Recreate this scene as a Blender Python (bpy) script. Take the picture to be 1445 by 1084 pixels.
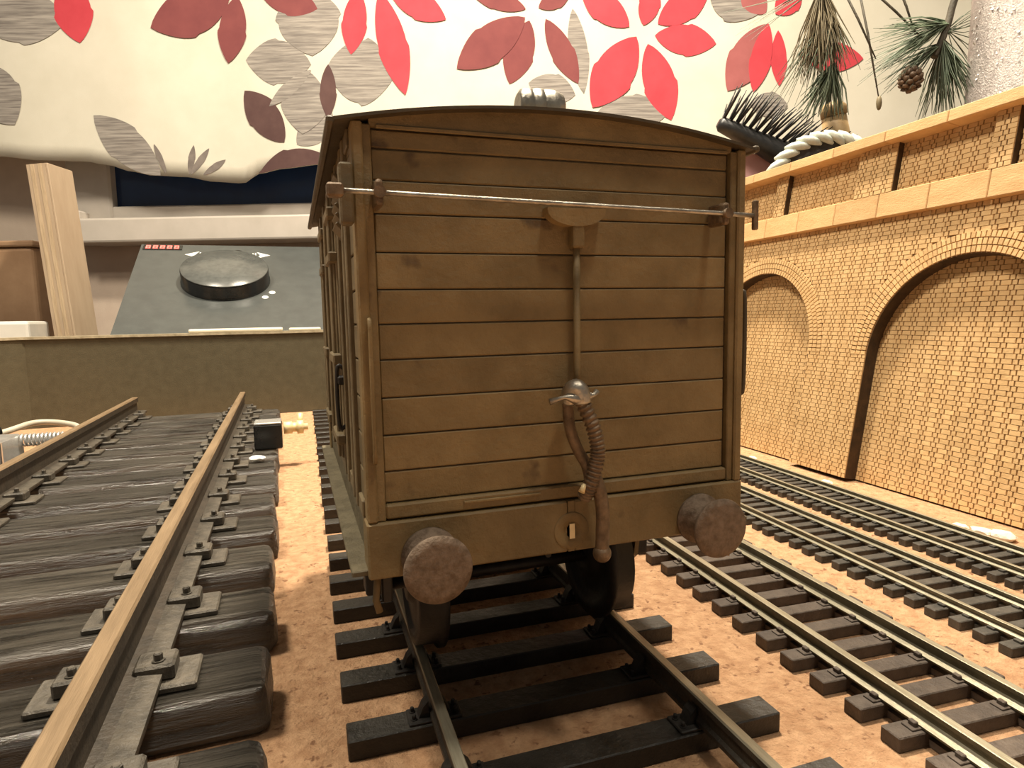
import bpy, bmesh, math, random
from mathutils import Vector, Matrix, Quaternion
random.seed(7)
scene = bpy.context.scene
for _o in list(bpy.data.objects):
    bpy.data.objects.remove(_o, do_unlink=True)
COL = scene.collection
# one Blender unit is ten centimetres of the model railway

# ------------------------------------------------------------------ camera
cam_data = bpy.data.cameras.new('camera')
cam_data.sensor_width = 36.0
cam_data.lens = 902.63 / 1445 * 36.0
cam_data.clip_start = 0.01
cam_data.clip_end = 200
cam = bpy.data.objects.new('camera', cam_data)
COL.objects.link(cam)
def cam_matrix(pitch, yaw, roll, loc):
    fwd = Vector((-math.sin(yaw)*math.cos(pitch), math.cos(yaw)*math.cos(pitch), -math.sin(pitch)))
    right = Vector((math.cos(yaw), math.sin(yaw), 0))
    up = right.cross(fwd)
    r2 = right*math.cos(roll) + up*math.sin(roll)
    u2 = up*math.cos(roll) - right*math.sin(roll)
    m = Matrix((r2, u2, -fwd)).transposed().to_4x4()
    m.translation = Vector(loc)
    return m
CAM = Vector((-0.45821, -1.03433, 0.81264))
cam.matrix_world = cam_matrix(0.1053, -0.32747, -0.0196, CAM)
scene.camera = cam

# ------------------------------------------------------------------ light
world = bpy.data.worlds.new('room_light')
scene.world = world
world.use_nodes = True
_bg = world.node_tree.nodes['Background']
_bg.inputs[0].default_value = (1.0, 0.91, 0.78, 1)
_bg.inputs[1].default_value = 0.15
def area(name, loc, target, size, power, col):
    l = bpy.data.lights.new(name, 'AREA')
    l.shape = 'DISK'
    l.size = size
    l.energy = power
    l.color = col
    o = bpy.data.objects.new(name, l)
    COL.objects.link(o)
    o.location = loc
    o.rotation_euler = (Vector(target) - Vector(loc)).to_track_quat('-Z', 'Y').to_euler()
    return o
area('ceiling_lamp', (1.5, 2.9, 9.5), (0.8, 2.5, 0), 0.9, 1750, (1.0, 0.87, 0.68))
area('room_lamp', (-4.0, 1.4, 10.2), (0.5, 2.5, 0.5), 2.0, 1150, (1.0, 0.88, 0.70))
area('front_lamp', (1.2, -2.4, 9.5), (0, 0, .6), 1.0, 330, (1.0, 0.88, 0.70))
scene.view_settings.view_transform = 'Standard'
scene.view_settings.look = 'None'
scene.view_settings.exposure = 0.0
scene.view_settings.gamma = 1.0
scene.view_settings.use_curve_mapping = False

# ------------------------------------------------------------------ materials
MATS = {}
def mat(name, c1, c2=None, scale=8.0, rough=0.6, bump=0.0, bscale=None, metal=0.0, stretch=(1, 1, 1), spots=None, spot_scale=30, spot_lo=0.62, rnd=0.0, detail=6, coat=0.0, spec=0.5, rough2=None, bdist=0.01):
    m = bpy.data.materials.new(name)
    m.use_nodes = True
    nt = m.node_tree
    b = nt.nodes['Principled BSDF']
    b.inputs['Roughness'].default_value = rough
    b.inputs['Metallic'].default_value = metal
    b.inputs['Specular IOR Level'].default_value = spec
    if coat:
        b.inputs['Coat Weight'].default_value = coat
        b.inputs['Coat Roughness'].default_value = 0.2
    c2 = c2 or c1
    tc = nt.nodes.new('ShaderNodeTexCoord')
    mp = nt.nodes.new('ShaderNodeMapping')
    mp.inputs['Scale'].default_value = stretch
    nt.links.new(tc.outputs['Object'], mp.inputs['Vector'])
    oi = nt.nodes.new('ShaderNodeObjectInfo')
    add = nt.nodes.new('ShaderNodeVectorMath')
    add.operation = 'MULTIPLY_ADD'
    add.inputs[1].default_value = (7.3, 5.1, 3.7)
    nt.links.new(oi.outputs['Random'], add.inputs[0])
    nt.links.new(mp.outputs['Vector'], add.inputs[2])
    vec = add.outputs['Vector']
    n = nt.nodes.new('ShaderNodeTexNoise')
    n.inputs['Scale'].default_value = scale
    n.inputs['Detail'].default_value = detail
    n.inputs['Roughness'].default_value = 0.6
    nt.links.new(vec, n.inputs['Vector'])
    ramp = nt.nodes.new('ShaderNodeValToRGB')
    ramp.color_ramp.elements[0].position = 0.34
    ramp.color_ramp.elements[1].position = 0.66
    ramp.color_ramp.elements[0].color = (*c1, 1)
    ramp.color_ramp.elements[1].color = (*c2, 1)
    nt.links.new(n.outputs['Fac'], ramp.inputs['Fac'])
    out = ramp.outputs['Color']
    if spots:
        n2 = nt.nodes.new('ShaderNodeTexNoise')
        n2.inputs['Scale'].default_value = spot_scale
        n2.inputs['Detail'].default_value = 3
        nt.links.new(vec, n2.inputs['Vector'])
        r2 = nt.nodes.new('ShaderNodeValToRGB')
        r2.color_ramp.elements[0].position = spot_lo
        r2.color_ramp.elements[1].position = spot_lo + 0.08
        nt.links.new(n2.outputs['Fac'], r2.inputs['Fac'])
        mx = nt.nodes.new('ShaderNodeMix')
        mx.data_type = 'RGBA'
        nt.links.new(r2.outputs['Color'], mx.inputs[0])
        nt.links.new(out, mx.inputs[6])
        mx.inputs[7].default_value = (*spots, 1)
        out = mx.outputs[2]
    if rnd:
        hv = nt.nodes.new('ShaderNodeHueSaturation')
        mr = nt.nodes.new('ShaderNodeMapRange')
        mr.inputs['To Min'].default_value = 1 - rnd
        mr.inputs['To Max'].default_value = 1 + rnd
        nt.links.new(oi.outputs['Random'], mr.inputs['Value'])
        nt.links.new(mr.outputs['Result'], hv.inputs['Value'])
        nt.links.new(out, hv.inputs['Color'])
        out = hv.outputs['Color']
    nt.links.new(out, b.inputs['Base Color'])
    if rough2 is not None:
        mr = nt.nodes.new('ShaderNodeMapRange')
        mr.inputs['From Min'].default_value = 0.35
        mr.inputs['From Max'].default_value = 0.65
        mr.inputs['To Min'].default_value = rough
        mr.inputs['To Max'].default_value = rough2
        nt.links.new(n.outputs['Fac'], mr.inputs['Value'])
        nt.links.new(mr.outputs['Result'], b.inputs['Roughness'])
    if bump:
        n3 = nt.nodes.new('ShaderNodeTexNoise')
        n3.inputs['Scale'].default_value = bscale or scale
        n3.inputs['Detail'].default_value = 8
        n3.inputs['Roughness'].default_value = 0.65
        nt.links.new(vec, n3.inputs['Vector'])
        bp = nt.nodes.new('ShaderNodeBump')
        bp.inputs['Strength'].default_value = bump
        bp.inputs['Distance'].default_value = bdist
        nt.links.new(n3.outputs['Fac'], bp.inputs['Height'])
        nt.links.new(bp.outputs['Normal'], b.inputs['Normal'])
    MATS[name] = m
    return m

def emis(name, col, s):
    m = bpy.data.materials.new(name)
    m.use_nodes = True
    b = m.node_tree.nodes['Principled BSDF']
    b.inputs['Base Color'].default_value = (*col, 1)
    b.inputs['Emission Color'].default_value = (*col, 1)
    b.inputs['Emission Strength'].default_value = s
    MATS[name] = m

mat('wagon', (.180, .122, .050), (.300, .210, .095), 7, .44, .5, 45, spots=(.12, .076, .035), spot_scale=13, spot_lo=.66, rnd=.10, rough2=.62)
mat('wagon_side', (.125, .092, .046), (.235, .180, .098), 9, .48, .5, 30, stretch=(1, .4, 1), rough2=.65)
mat('footboard', (.095, .078, .043), (.165, .138, .082), 26, .6, .6, 50)
mat('roof', (.060, .046, .026), (.10, .075, .043), 10, .55, .3, 40)
mat('buffer_rust', (.15, .105, .070), (.30, .225, .165), 70, .45, .5, 120, metal=.35, rough2=.7)
mat('hose', (.12, .080, .045), (.28, .19, .115), 40, .4, .4, 60, metal=.25)
mat('worn_steel', (.34, .31, .26), (.60, .56, .48), 30, .28, .3, 60, metal=.8)
mat('black_iron', (.010, .009, .008), (.024, .020, .017), 20, .5, .3, 60)
mat('brass', (.85, .66, .32), (.95, .80, .5), 20, .4, .2, 40, metal=.1)
mat('sleeper_wood', (.020, .018, .0145), (.118, .103, .080), 6, .24, 1.0, 6, stretch=(.55, 9, 5), rough2=.42, rnd=.25, bdist=.06, spec=1.0)
mat('sleeper_mid', (.011, .010, .008), (.032, .028, .022), 14, .34, .5, 50, rough2=.55, rnd=.2)
mat('sleeper_brown', (.060, .044, .034), (.105, .080, .062), 30, .55, .5, 90, rnd=.15)
mat('sleeper_black', (.030, .027, .022), (.070, .060, .048), 30, .55, .5, 90, rnd=.2)
mat('chair_iron', (.045, .039, .030), (.105, .090, .069), 24, .45, .6, 70, rnd=.1)
mat('rail_rust', (.165, .110, .060), (.25, .172, .098), 14, .48, .25, 60, metal=.1, stretch=(4, .3, 4))
mat('rail_web', (.030, .024, .017), (.060, .046, .032), 20, .5, .4, 60)
mat('rail_steel', (.28, .255, .19), (.42, .39, .30), 20, .33, .25, 60, metal=.55, stretch=(4, .4, 4))
mat('rail_nickel', (.30, .275, .20), (.46, .425, .32), 20, .34, .25, 60, metal=.55, stretch=(4, .4, 4))
mat('rail_nickel_side', (.085, .074, .045), (.15, .13, .082), 20, .42, .25, 60, metal=.4)
mat('cork', (.50, .272, .138), (.70, .425, .24), 34, .85, 1.0, 60, spots=(.30, .145, .07), spot_scale=48, spot_lo=.62, detail=8, bdist=.02)
mat('brick', (.62, .395, .175), (.75, .505, .245), 14, .75, .25, 90, rnd=.10)
mat('mortar', (.14, .076, .030), (.26, .150, .066), 12, .85, .4, 60)
mat('laser_wood', (.62, .375, .165), (.72, .47, .225), 9, .7, .25, 60, rnd=.08, stretch=(1, 1, 3))
mat('burnt_shaded_edge', (.035, .020, .009), (.075, .042, .018), 20, .8, .3, 60)  # scorched cut faces, darkened further to carry shade on reveals and pilaster sides
mat('olive_board', (.080, .068, .038), (.100, .086, .050), 16, .55, .25, 120)
mat('board_rim', (.30, .26, .17), (.50, .44, .31), 12, .55, .3, 40)
mat('grey_panel', (.066, .072, .070), (.082, .090, .087), 7, .33, .1, 80, spec=.6)
mat('black_plastic', (.010, .011, .011), (.016, .017, .017), 10, .22)
mat('knob_top', (.085, .090, .085), (.12, .125, .118), 14, .26, .1, 60)
mat('white_print', (.80, .80, .76), None, 10, .5)
mat('cream_plastic', (.76, .70, .58), (.82, .77, .66), 8, .45)
mat('curtain', (.60, .57, .475), (.66, .63, .535), 1.5, .9, .15, 140, bdist=.02)
mat('print_red', (.50, .042, .060), (.56, .055, .075), 3, .9, .1, 140)
mat('print_maroon', (.17, .042, .045), (.21, .055, .055), 3, .9, .1, 140)
mat('print_rose', (.30, .085, .085), (.36, .11, .11), 3, .9, .1, 140)
mat('print_dark', (.075, .036, .034), (.105, .055, .050), 3, .9, .1, 140)
mat('print_grey', (.16, .142, .130), (.36, .33, .295), 6, .9, .1, 140, stretch=(.35, 1, 7))
mat('print_stem', (.14, .12, .11), (.22, .19, .17), 8, .9)
mat('window_white', (.52, .475, .42), (.58, .53, .475), 3, .30, .05, 40)
mat('plaster', (.60, .49, .40), (.66, .55, .45), 3, .8, .2, 60)
mat('night_glass', (.008, .018, .060), (.014, .040, .125), .6, .12, spec=.6)
mat('pale_wood', (.40, .295, .185), (.56, .43, .285), 9, .6, .2, 40, stretch=(6, 6, .5))
mat('pale_wood_face', (.40, .30, .205), (.45, .345, .24), 4, .65, .15, 40, stretch=(3, 3, .5))
mat('brown_card', (.26, .155, .085), (.32, .20, .115), 4, .7, .1, 40)
mat('tray_white', (.62, .61, .56), (.70, .68, .62), 5, .5)
mat('table_wood', (.22, .14, .08), (.30, .20, .12), 6, .6, .2, 40, stretch=(.5, 5, 5))
mat('brush_black', (.016, .016, .017), (.030, .030, .030), 14, .4, .2, 60)
mat('tan_tube', (.42, .28, .13), (.52, .36, .18), 5, .55, .1, 40)
mat('cord_white', (.60, .66, .58), (.74, .78, .70), 20, .6, .3, 80)
mat('dark_ceramic', (.040, .036, .034), (.075, .068, .060), 14, .5, .3, 60)
mat('pink_card', (.62, .34, .34), (.66, .38, .38), 4, .7)
mat('pine_green', (.055, .085, .050), (.14, .175, .110), 6, .55, rnd=.1)
mat('pine_brown', (.13, .105, .055), (.23, .185, .105), 6, .6)
mat('twig', (.045, .040, .028), (.10, .085, .060), 20, .7, .4, 60)
mat('cone_scale', (.085, .050, .028), (.20, .125, .075), 14, .65, .3, 60, rnd=.25)
mat('glitter', (.36, .325, .31), (.50, .46, .44), 30, .42, 1.0, 90, metal=.55)
mat('glitter_flake', (.92, .90, .87), None, 10, .2, metal=.25)
mat('grey_cable', (.46, .42, .33), (.54, .50, .40), 10, .5)
mat('grey_block', (.16, .155, .145), (.22, .21, .195), 12, .5, .2, 50)
mat('silver', (.74, .74, .72), (.84, .84, .82), 14, .22, .1, 50, metal=.7)
mat('crumb', (.68, .60, .48), (.80, .72, .60), 20, .85, .4, 60)
emis('led_red', (1.0, .13, .10), 2.6)

# ------------------------------------------------------------------ geometry helpers
class MB:
    """collects primitive shapes into one mesh"""
    def __init__(self):
        self.bm = bmesh.new()
    def _merge(self, b2):
        me = bpy.data.meshes.new('tmp')
        b2.to_mesh(me)
        b2.free()
        self.bm.from_mesh(me)
        bpy.data.meshes.remove(me)
    def box(self, x0, x1, y0, y1, z0, z1, bev=0, seg=1, M=None, mi=0):
        b = bmesh.new()
        vs = [b.verts.new((x, y, z)) for x in (x0, x1) for y in (y0, y1) for z in (z0, z1)]
        for f in ((0, 1, 3, 2), (4, 6, 7, 5), (0, 4, 5, 1), (2, 3, 7, 6), (0, 2, 6, 4), (1, 5, 7, 3)):
            b.faces.new([vs[i] for i in f]).material_index = mi
        if bev:
            bmesh.ops.bevel(b, geom=list(b.edges), offset=bev, segments=seg, profile=.5, affect='EDGES', clamp_overlap=True)
        if M:
            b.transform(M)
        self._merge(b)
        return self
    def prism(self, pts, axis, a0, a1, mi=0):
        """pts: 2D outline, extruded along axis 'x','y' or 'z'"""
        def co(p, a):
            return {'x': (a, p[0], p[1]), 'y': (p[0], a, p[1]), 'z': (p[0], p[1], a)}[axis]
        b = bmesh.new()
        A = [b.verts.new(co(p, a0)) for p in pts]
        B = [b.verts.new(co(p, a1)) for p in pts]
        n = len(pts)
        b.faces.new(A)
        b.faces.new(B)
        for i in range(n):
            b.faces.new((A[i], A[(i+1) % n], B[(i+1) % n], B[i]))
        for f in b.faces:
            f.material_index = mi
        bmesh.ops.recalc_face_normals(b, faces=b.faces)
        self._merge(b)
        return self
    def lathe(self, prof, axis='z', n=24, origin=(0, 0, 0), smooth=True, M=None):
        """prof: (radius, height) pairs"""
        b = bmesh.new()
        rings = []
        for r, h in prof:
            ring = []
            for k in range(n):
                t = 2*math.pi*k/n
                ca, sa = r*math.cos(t), r*math.sin(t)
                p = {'z': (ca, sa, h), 'y': (ca, h, sa), 'x': (h, ca, sa)}[axis]
                ring.append(b.verts.new((p[0]+origin[0], p[1]+origin[1], p[2]+origin[2])))
            rings.append(ring)
        for a, c in zip(rings, rings[1:]):
            for k in range(n):
                f = b.faces.new((a[k], a[(k+1) % n], c[(k+1) % n], c[k]))
                f.smooth = smooth
        if prof[0][0] > 1e-6:
            b.faces.new(rings[0])
        if prof[-1][0] > 1e-6:
            b.faces.new(rings[-1])
        bmesh.ops.remove_doubles(b, verts=b.verts, dist=1e-7)
        bmesh.ops.recalc_face_normals(b, faces=b.faces)
        if M:
            b.transform(M)
        self._merge(b)
        return self
    def tube(self, pts, r, n=10, caps=True):
        """round tube through points; r a number or one radius for each point"""
        pts = [Vector(p) for p in pts]
        rs = r if isinstance(r, (list, tuple)) else [r]*len(pts)
        b = bmesh.new()
        rings = []
        prev = None
        for i, p in enumerate(pts):
            d = (pts[min(i+1, len(pts)-1)] - pts[max(i-1, 0)]).normalized()
            if prev is None:
                a = d.orthogonal().normalized()
            else:
                a = (prev - d*prev.dot(d))
                a = a.normalized() if a.length > 1e-6 else d.orthogonal().normalized()
            prev = a
            c = d.cross(a)
            rings.append([b.verts.new(p + (a*math.cos(2*math.pi*k/n) + c*math.sin(2*math.pi*k/n))*rs[i]) for k in range(n)])
        for A, B in zip(rings, rings[1:]):
            for k in range(n):
                b.faces.new((A[k], A[(k+1) % n], B[(k+1) % n], B[k])).smooth = True
        if caps:
            b.faces.new(rings[0])
            b.faces.new(rings[-1])
        bmesh.ops.recalc_face_normals(b, faces=b.faces)
        self._merge(b)
        return self
    def ball(self, c, r, sub=2, scale=(1, 1, 1), jitter=0):
        b = bmesh.new()
        bmesh.ops.create_icosphere(b, subdivisions=sub, radius=1)
        for v in b.verts:
            k = 1 + random.uniform(-jitter, jitter)
            v.co = Vector((c[0]+v.co.x*r*scale[0]*k, c[1]+v.co.y*r*scale[1]*k, c[2]+v.co.z*r*scale[2]*k))
        for f in b.faces:
            f.smooth = jitter == 0
        self._merge(b)
        return self
    def quads(self, verts, faces, mi=0, smooth=False):
        vs = [self.bm.verts.new(v) for v in verts]
        for f in faces:
            fc = self.bm.faces.new([vs[i] for i in f])
            fc.material_index = mi
            fc.smooth = smooth
        return self
    def mesh(self, name, *mats):
        me = bpy.data.meshes.new(name)
        self.bm.to_mesh(me)
        self.bm.free()
        for m in mats:
            me.materials.append(MATS[m])
        return me
    def build(self, name, m, parent=None, label=None, kind=None):
        ms = m if isinstance(m, (list, tuple)) else [m]
        return link(name, self.mesh(name, *ms), parent, label, kind)

def link(name, me, parent=None, label=None, kind=None, loc=None, M=None):
    o = bpy.data.objects.new(name, me)
    COL.objects.link(o)
    if parent is not None:
        o.parent = parent
    if loc is not None:
        o.location = loc
    if M is not None:
        o.matrix_basis = M
    if label:
        o['label'] = label
    if kind:
        o['kind'] = kind
    return o
def tag(o, label, cat, group=None, kind=None):
    o['label'] = label
    o['category'] = cat
    if group:
        o['group'] = group
    if kind:
        o['kind'] = kind
    return o
def empty(name, loc=(0, 0, 0), rz=0, M=None):
    o = bpy.data.objects.new(name, None)
    o.empty_display_size = .1
    COL.objects.link(o)
    if M is not None:
        o.matrix_basis = M
    else:
        o.location = loc
        o.rotation_euler = (0, 0, rz)
    return o
def spline(pts, n=8):
    """Catmull-Rom through points"""
    P = [Vector(p) for p in pts]
    P = [P[0]*2-P[1]] + P + [P[-1]*2-P[-2]]
    out = []
    for i in range(1, len(P)-2):
        for k in range(n):
            t = k/n
            a, b, c, d = P[i-1], P[i], P[i+1], P[i+2]
            out.append(.5*((2*b) + (c-a)*t + (2*a-5*b+4*c-d)*t*t + (3*b-a-3*c+d)*t**3))
    out.append(P[-2])
    return out

# ------------------------------------------------------------------ setting
YAW = -0.32747
BG = Matrix.Translation((CAM.x, CAM.y, 0)) @ Matrix.Rotation(YAW, 4, 'Z')     # the window wall stands square to this frame
def struct(o):
    o['kind'] = 'structure'
    return o
struct(link('floor', MB().box(-16, 16, -12, 9.9, -7.7, -7.5).mesh('floor', 'table_wood'), M=BG))
struct(link('wall_back', MB().box(-16, 16, 9.7, 9.95, -7.5, 14).mesh('wall_back', 'plaster'), M=BG))
win = struct(link('window_1', MB().box(-6.35, -5.72, 9.45, 9.7, 2.30, 8.2, .03).box(7.2, 7.8, 9.45, 9.7, 2.30, 8.2, .03)
    .box(-5.72, 7.2, 9.45, 9.7, 2.30, 2.50, .02).box(-5.72, 7.2, 9.45, 9.7, 7.8, 8.2, .02).box(.4, .8, 9.47, 9.7, 2.5, 7.8, .02).mesh('window_1', 'window_white'), M=BG))
link('window_pane', MB().box(-5.72, .4, 9.60, 9.64, 2.50, 7.8).mesh('window_pane', 'night_glass'), win)
link('window_pane', MB().box(.8, 7.2, 9.60, 9.64, 2.50, 7.8).mesh('window_pane', 'night_glass'), win)
link('window_sill', MB().box(-6.05, 7.9, 9.18, 9.7, 1.96, 2.30, .03, 2).mesh('window_sill', 'window_white'), win)
link('window_block', MB().box(-6.45, -6.05, 9.22, 9.7, 1.97, 2.42, .02).mesh('window_block', 'window_white'), win)

tb = tag(empty('table', M=BG), 'brown wooden table under the cork sheet and tracks', 'table')
MB().box(-7.5, 7.5, -1.6, 9.1, -.14, -.04, .02).build('table_top', 'table_wood', tb)
for a in (-7.2, 7.0):
    for b in (-1.4, 8.7):
        MB().box(a, a+.3, b, b+.3, -7.5, -.14, .02).build('leg', 'table_wood', tb)
ck = MB().box(-3.3, 2.42, -1.9, 5.40, -.04, 0, .004).build('cork_sheet', 'cork')
tag(ck, 'tan speckled cork sheet laid under all the tracks', 'cork sheet')

# ------------------------------------------------------------------ tracks
def rail_mesh(name, prof, y0, y1, mtop, mside, tops):
    m = MB().prism(prof, 'y', y0, y1)
    m.bm.faces.ensure_lookup_table()
    m.bm.normal_update()
    for f in m.bm.faces:
        zc = f.calc_center_median().z
        f.material_index = 0 if (f.normal.z > .45 and zc > tops) else 1
    return m.mesh(name, mtop, mside)
def bull_profile(w, zt, zb, web, foot):
    h = zt - zb
    hw, fw, ww = w/2, foot/2, web/2
    return [(-fw, zb), (fw, zb), (fw, zb+h*.16), (ww, zb+h*.26), (ww, zt-h*.34), (hw, zt-h*.26), (hw, zt-h*.06), (hw*.78, zt),
            (-hw*.78, zt), (-hw, zt-h*.06), (-hw, zt-h*.26), (-ww, zt-h*.34), (-ww, zb+h*.26), (-fw, zb+h*.16)]
def bolt(m, x, y, z, r, h):
    m.lathe([(r*1.45, 0), (r*1.45, h*.25)], 'z', 10, (x, y, z), False)
    m.lathe([(r, 0), (r, h*.8), (r*.7, h)], 'z', 6, (x, y, z+h*.25), False)

# -- big track on the left: flat rails on rounded wooden sleepers
def big_sleeper(seed):
    random.seed(seed)
    m = MB().box(-.655, .655, -.085, .085, 0, .115, .026, 3)
    for v in m.bm.verts:
        if v.co.z > .05:
            v.co.z += .004*math.sin(v.co.y*170+seed) + random.uniform(-.002, .002)
        v.co.x += random.uniform(-.004, .004)
    for f in m.bm.faces:
        f.smooth = True
    return m.mesh('sleeper', 'sleeper_wood')
trk = tag(empty('railway_track', (-1.187, 0, 0), .0145), 'largest track at the left, rusty flat rails on glossy black wooden sleepers', 'railway track', 'railway tracks side by side')
sl = [big_sleeper(s) for s in (1, 2, 3)]
def clip_mesh(s):
    m = MB().box(s*.066-.036, s*.066+.036, -.034, .034, .126, .159, .005)
    bolt(m, s*.072, -.012, .158, .0085, .015)
    return m.mesh('rail_clip', 'chair_iron')
def plate_mesh():
    return MB().box(-.142, .142, -.058, .058, .111, .127, .004).mesh('base_plate', 'chair_iron')
cms, pm = (clip_mesh(-1), clip_mesh(1)), plate_mesh()
for k in range(15):
    y = -.345 + .33*k + random.uniform(-.008, .008)
    s = link('sleeper', sl[k % 3], trk, loc=(random.uniform(-.006, .006), y, 0))
    s.rotation_euler = (0, 0, random.uniform(-.008, .008))
    for x in (-.385, .385):
        link('base_plate', pm, s, loc=(x, 0, 0))
        for cm in cms:
            link('rail_clip', cm, s, loc=(x, 0, 0))
big = [(-.075, .127), (.075, .127), (.075, .136), (.012, .150), (.010, .205), (.021, .214), (.021, .244), (.016, .250),
       (-.016, .250), (-.021, .244), (-.021, .214), (-.010, .205), (-.012, .150), (-.075, .136)]
def big_rail(x, y0, y1):
    r = link('rail', rail_mesh('rail', big, y0, y1, 'rail_rust', 'rail_web', .2), trk, loc=(x, 0, 0))
    for s in (-1, 1):
        MB().prism([(s*.034, .1345), (s*.076, .1345), (s*.076, .1425), (s*.034, .1475)], 'y', y0, y1).build('rail_foot', 'chair_iron', r)  # strip stops short of the web; dark band left paints the head's shade
big_rail(.385, -.75, 4.52)
big_rail(-.385, -.75, 4.55)

# -- middle track, which carries the van
trk = tag(empty('railway_track', (-.004, 0, 0), -.016), 'track under the brown van, black sleepers with narrow worn steel rails', 'railway track', 'railway tracks side by side')
sm = MB().box(-.40, .40, -.031, .031, 0, .040, .0025).mesh('sleeper', 'sleeper_mid')
m = MB().box(-.052, .052, -.026, .026, .039, .046, .002)
for s in (-1, 1):
    m.prism([(s*.011, .046), (s*.032, .046), (s*.022, .068), (s*.012, .078)], 'y', -.013, .013)
    bolt(m, s*.041, .013, .046, .0042, .008)
    bolt(m, s*.041, -.013, .046, .0042, .008)
ch = m.mesh('rail_chair', 'black_iron')
for k in range(28):
    y = -.4395 + .190*k
    s = link('sleeper', sm, trk, loc=(random.uniform(-.004, .004), y, 0))
    s.rotation_euler = (0, 0, random.uniform(-.01, .01))
    for x in (-.234, .234):
        link('rail_chair', ch, s, loc=(x, 0, 0))
for x in (-.234, .234):
    link('rail', rail_mesh('rail', bull_profile(.021, .100, .046, .009, .020), -.55, 4.75, 'rail_steel', 'rail_web', .09), trk, loc=(x, 0, 0))

# -- three smaller tracks between the van and the viaduct
def small_track(x0, slope, label, gauge, half, sh, sd, sp, y0, y1, zt, head, foot, smat, chairs, off):
    t = tag(empty('railway_track', (x0, 0, 0), -math.atan(slope)), label, 'railway track', 'railway tracks side by side')
    m = MB().box(-half, half, -sd/2, sd/2, 0, sh, .002)
    if not chairs:
        for x in (-gauge/2, gauge/2):
            m.box(x-foot*.85, x+foot*.85, -sd*.28, sd*.28, sh-.001, sh+.006, .001)
    me = m.mesh('sleeper', smat)
    c = MB().box(-foot*.92, foot*.92, -sd*.30, sd*.30, sh-.001, sh+.0035, .001)
    for s in (-1, 1):
        c.box(s*foot*.60-.005, s*foot*.60+.005, -.008, .008, sh+.003, sh+.0125, .0015)
    cme = c.mesh('rail_clip', smat)
    k = 0
    y = y0
    while y < y1:
        s = link('sleeper', me, t, loc=(random.uniform(-.004, .004), y+off, 0))
        s.rotation_euler = (0, 0, random.uniform(-.012, .012))
        if chairs:
            for x in (-gauge/2, gauge/2):
                link('rail_clip', cme, s, loc=(x, 0, 0))
        y += sp
    # a thin web of plastic under the rails joins the sleepers
    for x in (-gauge/2, gauge/2):
        fb = sh + .003
        hw, fw = head/2, foot/2
        prof = [(-fw, fb), (fw, fb), (fw, fb+.004), (hw*.4, fb+.009), (hw*.4, zt-.012), (hw, zt-.009), (hw, zt-.001), (hw*.8, zt),
                (-hw*.8, zt), (-hw, zt-.001), (-hw, zt-.009), (-hw*.4, zt-.012), (-hw*.4, fb+.009), (-fw, fb+.004)]
        link('rail', rail_mesh('rail', prof, y0-.05, y1, 'rail_nickel', 'rail_nickel_side', fb+.003), t, loc=(x, 0, 0))
    for i in range(2):
        x = (-gauge/2, gauge/2)[i]
        MB().box(x-foot*.32, x+foot*.32, y0, y1, .002, sh*.55).build('sleeper_web', smat, t)
    return t
small_track(.757, .055, 'first of the three small tracks beside the van, wider gauge with brown sleepers', .218, .190, .030, .044, .0945, -.87, 4.7, .066, .019, .046, 'sleeper_brown', True, -.005)
small_track(1.228, .060, 'small track second from the viaduct wall, black sleepers and thin nickel rails', .168, .142, .025, .034, .067, -.6, 4.7, .050, .012, .026, 'sleeper_black', False, .0)
small_track(1.600, .060, 'small track closest to the brick viaduct wall', .168, .142, .025, .030, .0525, -.5, 4.7, .050, .012, .026, 'sleeper_black', False, .0)

# ------------------------------------------------------------------ the van
van = tag(empty('goods_van', (0, 0, 0)), 'weathered brown model goods van with planked end, round buffers and hose', 'model van')
ZS = [1.105, 1.076, 1.028, .977, .917, .859, .804, .747, .685, .624, .564, .511]
LEN = 1.12
def roof_z(x):
    return 1.149 - .038*(x/.37)**2
# end panel behind the planks, and each plank in front of it
MB().box(-.345, .345, .0065, .030, .484, 1.112).build('end_panel', 'roof', van)
for i, (a, b) in enumerate(zip(ZS, ZS[1:])):
    w = MB().box(-.330+random.uniform(0, .0015), .327, .0015+random.uniform(0, .0012), .016, b+.0012, a-.0008, .0020)
    w.build('end_plank', 'wagon', van)
# curved fascia under the roof
n = 20
pts = [(-.332+.664*i/n, roof_z(-.332+.664*i/n)-.0005) for i in range(n+1)] + [(.332, 1.107), (-.332, 1.107)]
MB().prism(pts, 'y', -.004, .02).build('end_fascia', 'wagon', van)
MB().box(-.322, .322, -.0075, -.003, 1.104, 1.110, .001).build('fascia_moulding', 'wagon', van)
for s in (-1, 1):
    MB().box(min(s*.360, s*.343), max(s*.360, s*.343), -.013, .03, .484, 1.113, .003).build('corner_post', 'wagon', van)
    MB().box(min(s*.3445, s*.330), max(s*.3445, s*.330), -.007, .02, .484, 1.110, .002).build('end_stile', 'wagon', van)
MB().box(-.330, .330, -.007, .02, .4865, .5105, .003).build('bottom_rail', 'wagon', van)
MB().box(-.20, -.06, -.010, -.005, .499, .5035, .001).build('rail_strip', 'wagon', van)
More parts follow.
